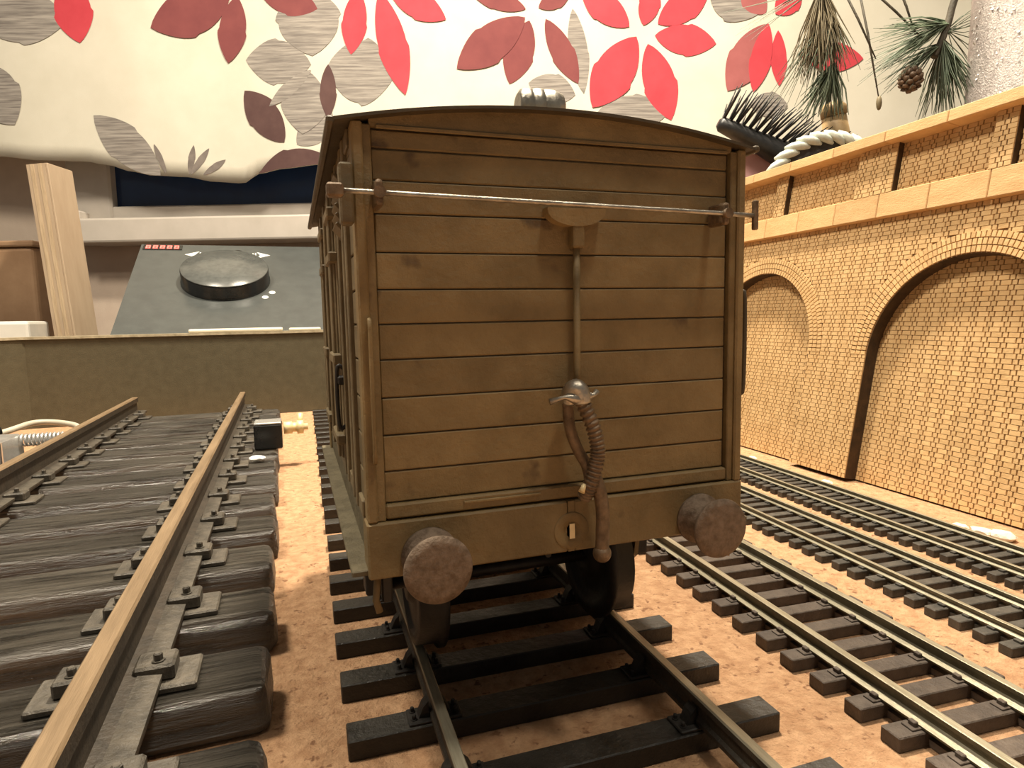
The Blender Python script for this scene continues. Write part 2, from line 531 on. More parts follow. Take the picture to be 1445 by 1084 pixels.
# headstock with an open coupling slot
h = MB()
h.box(-.362, -.0105, -.014, .05, .390, .4835, .003)
h.box(.0015, .362, -.014, .05, .390, .4835, .003)
h.box(-.0105, .0015, -.0135, .05, .4425, .483)
h.box(-.0105, .0015, -.0135, .05, .3905, .4155)
h.build('headstock', 'wagon', van)
MB().lathe([(.034, -.0135), (.034, -.0146), (.032, -.0152), (.012, -.0152), (.012, -.0135)], 'y', 28, (-.0045, 0, .429)).build('slot_plate', 'wagon', van)
MB().box(-.0095, .0005, -.0185, -.0165, .4155, .4335).box(-.0095, .0005, -.0180, -.0165, .4335, .4425).build('slot_glint', 'brass', van, 'small bright piece standing in for light through the coupling slot')  # bright piece added to imitate light showing through the slot
# buffers
for x in (-.262, .262):
    b = MB().lathe([(.048, -.014), (.048, -.020), (.043, -.022), (.043, -.028), (.039, -.030), (.039, -.037), (.034, -.041), (.031, -.058), (.028, -.060)], 'y', 32, (x, 0, .420)).build('buffer', 'buffer_rust', van)
    MB().lathe([(.0175, -.056), (.0175, -.078)], 'y', 20, (x, 0, .420)).build('buffer_shank', 'worn_steel', b)
    MB().lathe([(.024, -.072), (.0540, -.078), (.0555, -.081), (.054, -.085), (.042, -.0875), (.02, -.089), (0, -.0895)], 'y', 40, (x, 0, .420)).build('buffer_head', 'buffer_rust', b)
# roof
n = 28
up = [(-.392+.768*i/n, roof_z(-.392+.768*i/n)+.004) for i in range(n+1)]
dn = [(-.392+.768*i/n, roof_z(-.392+.768*i/n)-.001) for i in range(n, -1, -1)]
MB().prism(up+dn, 'y', -.024, LEN+.024).build('roof', 'roof', van)
MB().box(-.396, -.384, -.026, LEN+.024, 1.101, 1.113, .003).build('gutter', 'roof', van)
MB().box(.368, .380, -.026, LEN+.024, 1.107, 1.119, .003).build('gutter', 'roof', van)
v = MB().lathe([(.020, -.045), (.028, -.040), (.031, -.022), (.027, -.020), (.031, -.017), (.032, .0), (.027, .002), (.031, .005), (.031, .024), (.026, .040), (.018, .045)], 'x', 24, (.0, .12, 1.200))
v.box(-.02, .02, .10, .14, 1.148, 1.18)
v.build('roof_vent', 'worn_steel', van, 'ribbed grey roof ventilator')
# handrail across the end with its brackets and ends
m = MB().tube([(-.398, -.05, 1.0005), (.288, -.05, .9885), (.352, -.05, .9865)], .0042, 10)
rod = m.build('end_rail', 'worn_steel', van, 'thin worn steel rod across the end')
for x, z in ((-.326, .9995), (.288, .9885)):
    MB().box(x-.006, x+.006, -.054, -.002, z-.020, z+.020, .005, 2).lathe([(.009, -.060), (.009, -.046)], 'y', 14, (x, 0, z)).build('rail_bracket', 'hose', rod)
MB().box(.346, .356, -.055, -.045, .961, 1.014, .002).build('rail_end', 'hose', rod)
MB().box(-.402, -.378, -.060, -.040, .990, 1.010, .003).build('rail_end', 'hose', rod)
MB().box(-.382, -.362, -.035, -.005, .955, 1.045, .003).build('rail_end', 'wagon_side', rod)
# lamp bracket and the rod below it
p = []
for k in range(13):
    t = math.pi*k/12
    p.append((.0085+.054*math.cos(t), .989-.026*math.sin(t)))
p += [(-.0455, .993), (.0625, .993)]
MB().prism(p, 'y', -.022, .002).build('lamp_bracket', 'wagon', van)
r = MB().tube([(.012, -.010, .936), (.011, -.010, .72), (.008, -.018, .690)], .0062, 10).build('upright_rod', 'wagon', van)
MB().box(.001, .024, -.021, .002, .927, .969, .004, 2).build('rod_socket', 'wagon', r)
# hose and standpipe
hs = MB()
path = spline([(.001, -.05, .668), (.019, -.055, .624), (.027, -.057, .586), (.025, -.055, .556), (.016, -.050, .520), (.008, -.040, .494)], 12)
rr = [.0122 + .0018*math.sin(i*2*math.pi/5.0) for i in range(len(path)*2)]
fine = []
for a, b in zip(path, path[1:]):
    fine += [a, (a+b)/2]
fine.append(path[-1])
hs.tube(fine, rr[:len(fine)], 14)
hose = hs.build('vacuum_hose', 'hose', van, 'ribbed rubber hose')
e = MB().tube(spline([(-.013, -.028, .664), (-.013, -.036, .682), (-.008, -.046, .690), (-.001, -.050, .682), (.002, -.050, .664)], 6), .0155, 12)
e.build('hose_elbow', 'worn_steel', hose)
MB().tube([(-.056, -.045, .668), (-.030, -.048, .675), (-.002, -.05, .672), (.022, -.052, .676), (.030, -.05, .682)], [.006, .0035, .016, .004, .006], 10).build('hose_clamp', 'worn_steel', hose)
MB().tube(spline([(-.013, -.022, .666), (-.009, -.022, .617), (.006, -.024, .575), (.019, -.028, .550), (.026, -.030, .52)], 6), .0100, 12).build('vacuum_pipe', 'hose', van)
MB().tube(spline([(.020, -.032, .535), (.032, -.042, .522), (.041, -.046, .475), (.041, -.046, .428), (.040, -.046, .40)], 6), .0125, 12).ball((.040, -.046, .392), .0165, 3).build('drain_pipe', 'hose', van)
MB().tube([(.004, -.052, .522), (-.004, -.056, .510)], [.004, .006], 8).build('hose_peg', 'brass', van)
# right-hand grab rail
MB().tube(spline([(.358, .0, .843), (.365, -.008, .840), (.365, -.008, .668), (.358, .0, .662)], 5), .0042, 8).build('grab_rail', 'roof', van)
MB().tube(spline([(-.345, -.012, .80), (-.345, -.022, .797), (-.345, -.022, .60), (-.345, -.012, .597)], 5), .0035, 8).build('grab_rail', 'wagon', van)

# sides: planks, posts, door, louvres, hinges
for s in (-1, 1):
    X = s*.352
    MB().box(min(X, X-s*.014), max(X, X-s*.014), .02, LEN-.02, .484, 1.112).build('side_panel', 'black_iron', van)
    for a, b in zip(ZS, ZS[1:]):
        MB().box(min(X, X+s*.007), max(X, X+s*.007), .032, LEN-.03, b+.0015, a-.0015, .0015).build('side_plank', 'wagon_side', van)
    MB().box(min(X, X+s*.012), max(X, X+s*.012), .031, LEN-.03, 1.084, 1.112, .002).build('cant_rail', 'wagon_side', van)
    MB().box(min(X, X+s*.012), max(X, X+s*.012), .031, LEN-.03, .484, .512, .002).build('side_sill', 'wagon_side', van)
    for y in (.09, .15, .27, .34, .76, .83, .98, 1.05):
        MB().box(min(X, X+s*.015), max(X, X+s*.015), y, y+.028, .486, 1.11, .002).build('side_post', 'wagon_side', van)
    # door between the inner posts
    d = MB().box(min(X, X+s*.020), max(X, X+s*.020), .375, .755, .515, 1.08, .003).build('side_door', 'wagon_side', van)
    for y in (.38, .555, .725):
        MB().box(min(X, X+s*.026), max(X, X+s*.026), y, y+.026, .517, 1.078, .002).build('door_stile', 'wagon_side', d)
    for z in (.55, .72, .93, 1.02):
        MB().box(min(X, X+s*.030), max(X, X+s*.030), .34, .47, z, z+.022, .003).build('door_hinge', 'wagon_side', d)
        MB().box(min(X, X+s*.030), max(X, X+s*.030), .66, .80, z, z+.022, .003).build('door_hinge', 'wagon_side', d)
    hx = X + s*.026
    MB().tube(spline([(X+s*.012, .30, .715), (hx, .30, .712), (hx, .30, .60), (X+s*.012, .30, .597)], 5), .0042, 8).build('door_handle', 'black_iron', d)
    MB().box(min(X, X+s*.026), max(X, X+s*.026), .285, .315, .682, .700, .003).build('door_catch', 'black_iron', d)
    lv = MB().box(min(X, X+s*.012), max(X, X+s*.012), .165, .265, .965, 1.075, .002).build('louvre_vent', 'wagon_side', van)
    for k in range(6):
        z = .972+k*.017
        MB().box(-.003, .003, .170, .260, -.010, .010, .001, M=Matrix.Translation((X+s*.016, 0, z+.006)) @ Matrix.Rotation(s*.7, 4, 'Y')).build('louvre_slat', 'wagon_side', lv)
    # solebar, footboard and its hangers
    MB().box(min(s*.318, s*.356), max(s*.318, s*.356), .05, LEN-.05, .392, .4835, .003).build('solebar', 'footboard', van)
    MB().box(min(s*.352, s*.388), max(s*.352, s*.388), .0, LEN+.005, .394, .404, .002).build('footboard', 'footboard', van)
    for y in (.012, .52, 1.03):
        MB().tube([(s*.345, y, .395), (s*.350, y, .345), (s*.345, y-.004, .325)], .006, 8).build('step_hanger', 'wagon', van)
    MB().box(min(s*.322, s*.340), max(s*.322, s*.340), .010, .020, .338, .392, .003).build('step_bracket', 'black_iron', van)
MB().box(-.345, .345, LEN-.03, LEN-.012, .484, 1.112).build('end_panel', 'wagon', van)
for a, b in zip(ZS, ZS[1:]):
    MB().box(-.345, .345, LEN-.014, LEN, b+.0015, a-.0015, .002).build('end_plank', 'wagon', van)
MB().prism([(x, z) for x, z in pts], 'y', LEN-.02, LEN).build('end_fascia', 'wagon', van)
MB().box(-.362, .362, LEN-.05, LEN+.014, .390, .4835, .003).build('headstock', 'wagon', van)
MB().box(-.345, .345, .03, LEN-.03, .470, .490).build('van_floor', 'black_iron', van)
for x in (-.10, .10):
    MB().box(x-.014, x+.014, .05, LEN-.05, .40, .472).build('frame_beam', 'black_iron', van)
# wheelsets
for y in (.33, .82):
    ax = MB().lathe([(.014, -.30), (.014, .30)], 'x', 14, (0, y, .236)).build('axle', 'black_iron', van)
    for s in (-1, 1):
        prof = [(.030, .175), (.052, .178), (.060, .192), (.106, .194), (.110, .184), (.148, .186), (.148, .197), (.137, .203), (.135, .244), (.110, .246), (.106, .238), (.05, .240), (.040, .252), (.0, .252)]
        MB().lathe([(r, s*x) for r, x in prof], 'x', 36, (0, y, .236)).build('wheel', 'black_iron', ax)
        # axle guard with axlebox and leaf spring
        g = MB()
        g.prism([(y-.075, .392), (y+.075, .392), (y+.045, .235), (y+.022, .215), (y-.022, .215), (y-.045, .235)], 'x', min(s*.292, s*.303), max(s*.292, s*.303))
        gd = g.build('axle_guard', 'wagon', van)
        MB().box(min(s*.300, s*.340), max(s*.300, s*.340), y-.028, y+.028, .225, .282, .006, 2).build('axlebox', 'black_iron', gd)
        sp = MB()
        for k in range(4):
            L = .15-.028*k
            sp.prism([(y+L*t/6, .299+.005*(3-k)+.028*(t/6)**2) for t in range(-6, 7)] + [(y+L*t/6, .3045+.005*(3-k)+.028*(t/6)**2) for t in range(6, -7, -1)], 'x', min(s*.306, s*.332), max(s*.306, s*.332))
        sp.build('leaf_spring', 'black_iron', gd)
# brake gear and pull rod seen in the dark underneath
MB().tube([(-.30, .47, .33), (.30, .47, .33)], .007, 8).build('brake_shaft', 'black_iron', van)
MB().tube([(-.02, .06, .36), (.05, .47, .33), (.02, .86, .35)], .006, 8).build('brake_rod', 'black_iron', van)
MB().box(-.18, .18, .44, .50, .37, .405, .005).build('vacuum_cylinder_beam', 'black_iron', van)
MB().lathe([(.06, .30), (.066, .31), (.066, .40), (.03, .42)], 'z', 24, (-.04, .58, 0)).build('vacuum_cylinder', 'black_iron', van)

# ------------------------------------------------------------------ viaduct of laser-cut wood
LEAN = .17
u_ax = Vector((.035, 1, 0)).normalized()
v_ax = Vector((LEAN, 0, 1)); v_ax = (v_ax - u_ax*v_ax.dot(u_ax)).normalized()
n_ax = v_ax.cross(u_ax)                               # towards the tracks
VM = Matrix((u_ax, n_ax, v_ax)).transposed().to_4x4()
VM.translation = Vector((1.937, 0, .018))
via = tag(empty('brick_viaduct', M=VM), 'laser-cut wooden brick viaduct wall with arched recesses, leaning back behind the tracks', 'model viaduct')
U0, U1 = -.25, 3.75
RAD, SPRING = .435, .590
CENT = (.835-1.245, .835, 2.08, 3.325)
V_S0, V_S1, V_P1, V_TOP = 1.232, 1.345, 1.570, 1.622
RING = .088
TH = .068
def opening(u, r=RAD):
    """height of the arch opening at u, or None on a pier"""
    for c in CENT:
        d = abs(u-c)
        if d < r:
            return SPRING + math.sqrt(r*r-d*d)
    return None
# back sheet inside the recesses and the front sheet with the arches cut out
MB().box(U0, U1, -TH-.03, -TH, 0, V_P1).build('back_sheet', 'mortar', via)
us = set([U0, U1])
for c in CENT:
    for k in range(-24, 25):
        u = c + RAD*math.sin(math.pi/2*k/24)
        if U0 < u < U1:
            us.add(round(u, 5))
us = sorted(us)
m = MB()
for a, b in zip(us, us[1:]):
    mid = (a+b)/2
    if opening(mid) is None:
        za = zb = 0.0
    else:
        za = opening(a) if opening(a) is not None else SPRING
        zb = opening(b) if opening(b) is not None else SPRING
    y0, y1 = -TH, 0
    vs = [(a, y1, za), (b, y1, zb), (b, y1, V_S0), (a, y1, V_S0), (a, y0, za), (b, y0, zb)]
    m.quads(vs[:4], [(0, 1, 2, 3)], 0)
    if opening(mid) is not None:
        m.quads([vs[0], vs[1], vs[5], vs[4]], [(0, 1, 2, 3)], 1, True)
for c in CENT:
    for s in (-1, 1):
        u = c + s*RAD
        if U0 < u < U1:
            m.quads([(u, 0, 0), (u, -TH, 0), (u, -TH, SPRING), (u, 0, SPRING)], [(0, 1, 2, 3)], 1)
m.quads([(U0, 0, 0), (U0, -TH, 0), (U0, -TH, V_S0), (U0, 0, V_S0)], [(0, 1, 2, 3)], 1)
m.quads([(U1, 0, 0), (U1, -TH, 0), (U1, -TH, V_S0), (U1, 0, V_S0)], [(0, 1, 2, 3)], 1)
bmesh.ops.recalc_face_normals(m.bm, faces=m.bm.faces)
m.build('front_sheet', ['mortar', 'burnt_shaded_edge'], via)
MB().box(U0, U1, -TH, 0, V_S1, V_P1).build('parapet_sheet', 'mortar', via)

# bricks: course by course in a bond of long and short bricks
CH, GAP = .0205, .0042
bricks = []                                           # (u0, u1, v0, v1, y)
def lay(v0, v1, y, segs, proud=.0045):
    n = max(1, round((v1-v0)/CH))
    ch = (v1-v0)/n
    for i in range(n):
        a, b = v0+i*ch, v0+(i+1)*ch
        for s0, s1 in segs((a+b)/2):
            u = U0 - (0.0335 if i % 2 else 0)
            k = i
            while u < s1:
                L = .045 if k % 2 else .022
                x0, x1 = max(u, s0), min(u+L, s1)
                if x1-x0 > .008:
                    bricks.append((x0+GAP/2, x1-GAP/2, a+.0006, b-.0006, y, y+proud))
                u += L
                k += 1
def front_segs(v):
    cuts = []
    for c in CENT:
        if v <= SPRING:
            cuts.append((c-RAD-.000, c+RAD+.000))
        elif v < SPRING+RAD+RING:
            d = math.sqrt((RAD+RING)**2-(v-SPRING)**2)
            cuts.append((c-d, c+d))
    out = []
    x = U0
    for a, b in cuts:
        if a > x:
            out.append((x, a))
        x = max(x, b)
    if x < U1:
        out.append((x, U1))
    return out
def back_segs(v):
    out = []
    for c in CENT:
        if v <= SPRING:
            d = RAD
        elif v < SPRING+RAD:
            d = math.sqrt(RAD**2-(v-SPRING)**2)
        else:
            continue
        out.append((max(U0, c-d-.02), min(U1, c+d+.02)))
    return [s for s in out if s[1] > s[0]]
PIL = []
for k in range(-1, 4):
    PIL.append((.725+1.245*k, .815+1.245*k))
    PIL.append((1.257+1.245*k, 1.475+1.245*k))
PIL = sorted(p for p in PIL if p[0] > U0 and p[1] < U1)
def panel_segs(v):
    x, out = U0, []
    for a, b in PIL:
        out.append((x, a)); x = b
    out.append((x, U1))
    return out
lay(0, V_S0, 0, front_segs)
lay(0, SPRING+RAD, -TH, back_segs)
lay(V_S1, V_P1, 0, panel_segs)
PD = .030
for a, b in PIL:
    p = MB().box(a, b, 0, PD, V_S1, V_P1).build('pilaster', 'burnt_shaded_edge', via)
lay(V_S1, V_P1, PD, lambda v: PIL)
def ring_bricks(c):
    out = []
    for k in range(3):
        r0 = RAD + .004 + k*.029
        r1 = r0 + .026
        nn = int(math.pi*r0/.0205)
        for i in range(nn):
            t0, t1 = math.pi*(i+.09)/nn, math.pi*(i+.91)/nn
            out.append([(c+r*math.cos(t), SPRING+r*math.sin(t)) for r, t in ((r0, t0), (r1, t0), (r1, t1), (r0, t1))])
    return out
def size_on_view(b):
    p = VM @ Vector(((b[0]+b[1])/2, b[5], (b[2]+b[3])/2))
    d = p - CAM
    loc = cam.matrix_world.inverted() @ p
    x = loc.x/-loc.z*902.6
    y = loc.y/-loc.z*902.6
    if loc.z > 0 or abs(x) > 715 or abs(y) > 535:
        return 0
    return (b[1]-b[0])*(b[3]-b[2])*abs(d.normalized().dot(n_ax))/d.length_squared
bricks.sort(key=size_on_view, reverse=True)
def brick_shape(m, q, y0, y1):
    """five faces of one raised brick with slightly drawn-in front edges"""
    cu = sum(p[0] for p in q)/4; cv = sum(p[1] for p in q)/4
    k = .94
    vs = [(p[0], y0, p[1]) for p in q] + [(cu+(p[0]-cu)*k, y1, cv+(p[1]-cv)*k) for p in q]
    m.quads(vs, [(4, 5, 6, 7), (0, 1, 5, 4), (1, 2, 6, 5), (2, 3, 7, 6), (3, 0, 4, 7)])
cache = {}
for b in bricks[:300]:
    L, H = round(b[1]-b[0], 3), round(b[3]-b[2], 4)
    if (L, H) not in cache:
        m = MB()
        brick_shape(m, [(-L/2, -H/2), (L/2, -H/2), (L/2, H/2), (-L/2, H/2)], 0, .0045)
        bmesh.ops.recalc_face_normals(m.bm, faces=m.bm.faces)
        cache[(L, H)] = m.mesh('brick', 'brick')
    link('brick', cache[(L, H)], via, loc=((b[0]+b[1])/2, b[4], (b[2]+b[3])/2))
def joined(polys, name):
    vs, fs = [], []
    for q, y0, y1 in polys:
        o = len(vs)
        cu = sum(p[0] for p in q)/4; cv = sum(p[1] for p in q)/4
        vs += [(p[0], y0, p[1]) for p in q] + [(cu+(p[0]-cu)*.94, y1, cv+(p[1]-cv)*.94) for p in q]
        fs += [tuple(o+i for i in f) for f in ((4, 7, 6, 5), (0, 4, 5, 1), (1, 5, 6, 2), (2, 6, 7, 3), (3, 7, 4, 0))]
    me = bpy.data.meshes.new(name)
    me.from_pydata(vs, [], fs)
    me.materials.append(MATS['brick'])
    return link(name, me, via, kind='stuff')
joined([([(b[0], b[2]), (b[1], b[2]), (b[1], b[3]), (b[0], b[3])], b[4], b[5]) for b in bricks[300:]], 'brickwork')
for q in ring_bricks(CENT[1]):
    m = MB()
    brick_shape(m, q, 0, .006)
    bmesh.ops.recalc_face_normals(m.bm, faces=m.bm.faces)
    m.build('arch_brick', 'brick', via)
joined([(q, 0, .006) for c in (CENT[2], CENT[3]) for q in ring_bricks(c)], 'arch_brickwork')
# plain stone band and coping, block by block
x = U0
k = 0
while x < U1:
    L = min(.262, U1-x)
    MB().box(x+.0012, x+L-.0012, -TH, .034, V_S0, V_S1, .003).build('band_block', 'laser_wood', via)
    x += L
x = U0
while x < U1:
    L = min(.31, U1-x)
    MB().box(x+.0012, x+L-.0012, -TH-.03, .080, V_P1, V_TOP, .003).build('coping_block', 'laser_wood', via)
    x += L
random.seed(11)
# white crumbs along the foot of the wall
for (cx, cy, r, lb) in ((1.90, 1.98, .028, 'farther of two pale crumbs under the small arch beside the van'), (1.885, 1.80, .022, 'nearer of two pale crumbs under the small arch beside the van'),
                    (1.87, 1.27, .020, 'pale crumb at the foot of the pier beside the large arch'), (1.83, .60, .020, 'small pale crumb under the large arch, farthest of three'),
                    (1.84, .53, .026, 'pale crumb under the large arch, middle of three'), (1.86, .47, .030, 'largest pale crumb, under the large arch at the right edge')):
    tag(MB().ball((0, 0, 0), r, 2, (1.2, 1.5, .6), .15).build('plaster_crumb', 'crumb'), lb, 'crumb', 'plaster crumbs along the viaduct').location = (cx, cy, r*.5)

# ------------------------------------------------------------------ olive board closing the tracks at the back
bd = tag(empty('olive_board', (0, 0, 0)), 'dark olive board standing across the far end of the tracks', 'board')
out = [(-3.15, 4.25), (-2.62, 4.84), (-2.45, 4.94), (.62, 4.94), (.62, 5.02), (-2.48, 5.02), (-2.68, 4.90), (-3.21, 4.31)]
MB().prism(out, 'z', 0, .705).build('board_face', 'olive_board', bd)
rim = [(-3.16, 4.24), (-2.625, 4.825), (-2.45, 4.925), (.63, 4.925), (.63, 5.035), (-2.485, 5.035), (-2.69, 4.91), (-3.22, 4.32)]
MB().prism(rim, 'z', .705, .725).build('board_rim', 'board_rim', bd)

# ------------------------------------------------------------------ controller with its big knob
S = math.radians(31)
cx0, cx1, cy0, cz0, cl = -2.16, .55, 6.2, .70, 2.10
ctl = tag(empty('control_box', (0, 0, 0)), 'grey sloping control box with a large round knob and red digits', 'controller')
cyb, czb = cy0 + cl*math.cos(S), cz0 + cl*math.sin(S)
MB().prism([(cy0, -.04), (cy0, cz0), (cyb, czb), (cyb+.1, czb), (cyb+.1, -.04)], 'x', cx0, cx1).build('case', 'grey_panel', ctl)
PM = Matrix.Translation((0, cy0, cz0)) @ Matrix.Rotation(S, 4, 'X')       # the sloping panel: x across, y up the slope
kx, ky = -1.16, 1.14
kn = link('knob', MB().lathe([(.48, 0), (.48, .02), (.47, .03), (.47, .155), (.46, .165)], 'z', 48, (kx, ky, 0)).mesh('knob', 'black_plastic'), ctl, M=PM)
link('knob_cap', MB().lathe([(.468, .1645), (.462, .175), (.1, .182), (0, .182)], 'z', 48, (kx, ky, 0)).mesh('knob_cap', 'knob_top'), kn)
def flat(name, pts, mt, h=.006):
    return link(name, MB().prism(pts, 'z', .0005, h).mesh(name, mt), ctl, M=PM)
for s, x0 in ((-1, -1.50), (1, -.84)):
    # pointing hand: a cuff of three stripes and a wedge
    flat('hand_mark', [(x0, 1.73), (x0+s*.16, 1.82), (x0, 1.91), (x0+s*.04, 1.82)], 'white_print')
    for k in range(3):
        flat('hand_mark', [(x0-s*.02-s*.03*k, 1.75+.015*k), (x0-s*.005-s*.03*k, 1.75+.015*k), (x0-s*.005-s*.03*k, 1.885-.01*k), (x0-s*.02-s*.03*k, 1.885-.01*k)], 'white_print')
for x, y in ((-.735, .74), (-.66, .85)):
    link('dot_mark', MB().lathe([(.035, .0005), (.035, .006)], 'z', 16, (x, y, 0)).mesh('dot_mark', 'white_print'), ctl, M=PM)
link('socket', MB().lathe([(.05, .0005), (.05, .012), (.02, .014)], 'z', 16, (-1.06, 1.90, 0)).mesh('socket', 'black_plastic'), ctl, M=PM)
MB().box(-2.13, -1.70, 0, .12, .0005, .01).build('display', 'black_plastic', ctl).matrix_basis = PM @ Matrix.Translation((0, 1.95, 0))
for k in range(5):
    x = -2.10 + .078*k
    m = MB()
    for z in ((0, .012), (.034, .046), (.068, .080)):
        m.box(x, x+.05, z[0], z[1], .010, .014)
    for a in ((x, x+.012), (x+.038, x+.05)):
        m.box(a[0], a[1], 0, .080, .0105, .0135)
    m.build('digit', 'led_red', ctl).matrix_basis = PM @ Matrix.Translation((0, 1.97, 0))
tag(MB().box(-1.29, -.54, 4.945, 5.03, .725, .757, .012, 2).build('plastic_strip', 'cream_plastic'), 'cream plastic strip on the olive board edge, longer of two', 'strip')
tag(MB().box(-.49, -.22, 4.945, 5.03, .725, .750, .010, 2).build('plastic_strip', 'cream_plastic'), 'short cream plastic strip beside the van, smaller of two', 'strip')

# ------------------------------------------------------------------ things at the far left
pm2 = Matrix.Translation((-2.80, 7.18, 1.3)) @ Matrix.Rotation(YAW, 4, 'Z') @ Matrix.Rotation(-.072, 4, 'Y')
pw = tag(empty('wooden_post', M=pm2), 'pale plywood post standing by the window at far left', 'post')
MB().box(.062, .085, -.05, .34, -1.32, 1.22, .004).build('post_face', 'pale_wood_face', pw)
for k in range(5):
    MB().box(-.14+.0405*k, -.0995+.0405*k-.0005, -.052-.004*(k % 2), .34, -1.32, 1.22).build('ply_layer', 'pale_wood' if k % 2 else 'pale_wood_face', pw)
bx = tag(empty('cardboard_box', M=Matrix.Translation((-3.62, 7.95, 0)) @ Matrix.Rotation(YAW, 4, 'Z')), 'brown cardboard box beyond the wooden post at the left edge', 'box')
MB().box(-.9, .40, 0, .8, -.04, 1.72, .05, 3).build('box_body', 'brown_card', bx)
MB().box(-.92, .42, -.02, .82, 1.72, 1.79, .02, 2).build('lid', 'brown_card', bx)
tr = tag(empty('white_tray', M=Matrix.Translation((-3.05, 6.55, 0)) @ Matrix.Rotation(.12, 4, 'Z')), 'white tray below the cardboard box at the left edge', 'tray')
m = MB()
m.box(-1.2, .12, -.10, .75, -.04, .60, .03)
m.build('tray_base', 'black_plastic', tr)
MB().box(-1.25, .14, -.13, .78, .60, .86, .03, 2).build('tray_rim', 'tray_white', tr)

# cable, spring and block lying left of the big track
gb = tag(empty('track_contact', (-1.99, 2.86, 0)), 'grey block with spring and cable left of the largest track', 'contact block')
MB().box(-.12, .12, -.10, .18, 0, .24, .012).build('block', 'grey_block', gb)
MB().box(.122, .128, -.09, .17, .06, .235).build('block_plate', 'silver', gb)
sp = []
for i in range(90):
    t = i/90
    sp.append((.13+.20*t, .14+.03*math.cos(i*.75), .205+.03*math.sin(i*.75)))
MB().tube(sp, .007, 6).build('spring', 'silver', gb)
MB().tube(spline([(-.55, .10, .12), (-.05, .30, .22), (.05, .62, .235), (.26, .55, .215), (.36, .32, .19)], 8), .017, 10).build('cable', 'grey_cable', gb)
MB().tube([(-.12, .22, .215), (-.03, .32, .245)], .03, 10).build('cable_joint', 'black_plastic', gb)

# terminal block on the right sleeper ends of the big track
tm = tag(empty('terminal_block', (-.615, 2.70, .118)), 'black terminal block with bright metal top on the big sleepers', 'terminal block')
MB().box(-.072, .072, -.06, .10, 0, .135, .006).build('block', 'black_plastic', tm)
MB().box(-.070, .070, -.058, .098, .135, .146, .003).build('top_plate', 'silver', tm)
sc = MB().lathe([(.034, .08), (.034, .125), (.026, .127), (.026, .15), (.038, .152), (.038, .185), (.018, .187), (.018, .21)], 'x', 18, (0, .05, .095)).build('terminal_screw', 'brass', tm, 'round metal terminal')
MB().tube([(.168, .05, .10), (.172, .07, .17)], .014, 8).build('terminal_pin', 'brass', tm)
tag(MB().ball((0, 0, 0), .028, 2, (1.4, .8, .5), .2).build('paint_flake', 'white_print'), 'white flake lying on a sleeper of the largest track', 'flake').location = (-.66, 2.33, .136)

# ------------------------------------------------------------------ curtain
LEAVES=[
 (-5.782,5.374,-5.669,4.55,0.487,'r'),
 (-1.934,5.161,-2.066,4.338,0.317,'r'),
 (-1.654,5.121,-1.354,3.795,0.381,'r'),
 (-1.521,5.136,-0.78,4.747,0.338,'r'),
 (0.271,4.781,-0.656,4.121,0.465,'m'),
 (0.327,4.744,0.046,3.934,0.381,'m'),
 (0.545,4.758,0.973,3.917,0.296,'m'),
 (0.282,4.888,-0.486,5.134,0.254,'m'),
 (0.452,4.903,0.888,5.091,0.233,'m'),
 (1.661,4.63,1.02,5.107,0.36,'r'),
 (1.756,4.502,1.162,3.601,0.529,'r'),
 (1.908,4.409,2.228,3.414,0.423,'r'),
 (2.002,4.515,2.811,4.374,0.381,'r'),
 (2.04,4.659,2.716,5.075,0.381,'r'),
 (1.85,4.644,2.0,5.142,0.275,'r'),
 (3.499,4.613,2.963,3.76,0.465,'n'),
 (3.499,4.613,3.308,3.735,0.275,'r'),
 (3.634,4.53,3.67,3.811,0.212,'r'),
 (3.458,4.74,3.149,5.085,0.317,'n'),
 (3.591,4.737,3.941,5.053,0.317,'r'),
 (3.945,4.226,4.805,4.164,0.36,'r'),
 (-3.651,5.104,-4.716,4.73,0.55,'m'),
 (-3.556,5.12,-3.734,4.278,0.36,'m'),
 (-3.251,5.168,-2.483,4.922,0.36,'m'),
 (-3.023,3.225,-3.538,3.919,0.423,'d'),
 (-2.455,3.018,-3.415,2.802,0.423,'d'),
 (-2.376,4.217,-2.411,3.52,0.212,'d'),
 (-7.095,4.954,-5.802,4.858,0.677,'g'),
 (-7.068,4.323,-6.618,3.507,0.635,'g'),
 (-4.731,2.818,-5.571,3.617,0.465,'g'),
 (-2.605,4.221,-3.494,4.31,0.55,'g'),
 (-2.397,4.181,-1.488,4.054,0.804,'g'),
 (-2.58,4.329,-2.646,5.228,0.804,'g'),
 (-2.666,4.149,-2.767,3.323,0.592,'g'),
 (-2.608,4.148,-3.207,3.701,0.169,'g'),
 (-2.852,3.185,-2.35,3.593,0.381,'g'),
 (0.905,4.877,1.048,3.787,0.254,'g'),
 (0.304,3.947,0.933,3.771,0.381,'g'),
 (1.219,3.526,2.179,3.508,0.465,'g'),
 (2.715,5.129,3.345,4.724,0.529,'g'),
 (-4.652,2.835,-4.786,3.231,0.074,'k'),
 (-4.362,2.829,-4.276,3.221,0.085,'k'),
 (-4.343,2.829,-4.076,3.18,0.085,'k'),
 (-4.179,2.826,-3.865,3.027,0.085,'k'),
 (3.263,3.579,3.791,3.569,0.317,'g'),
]

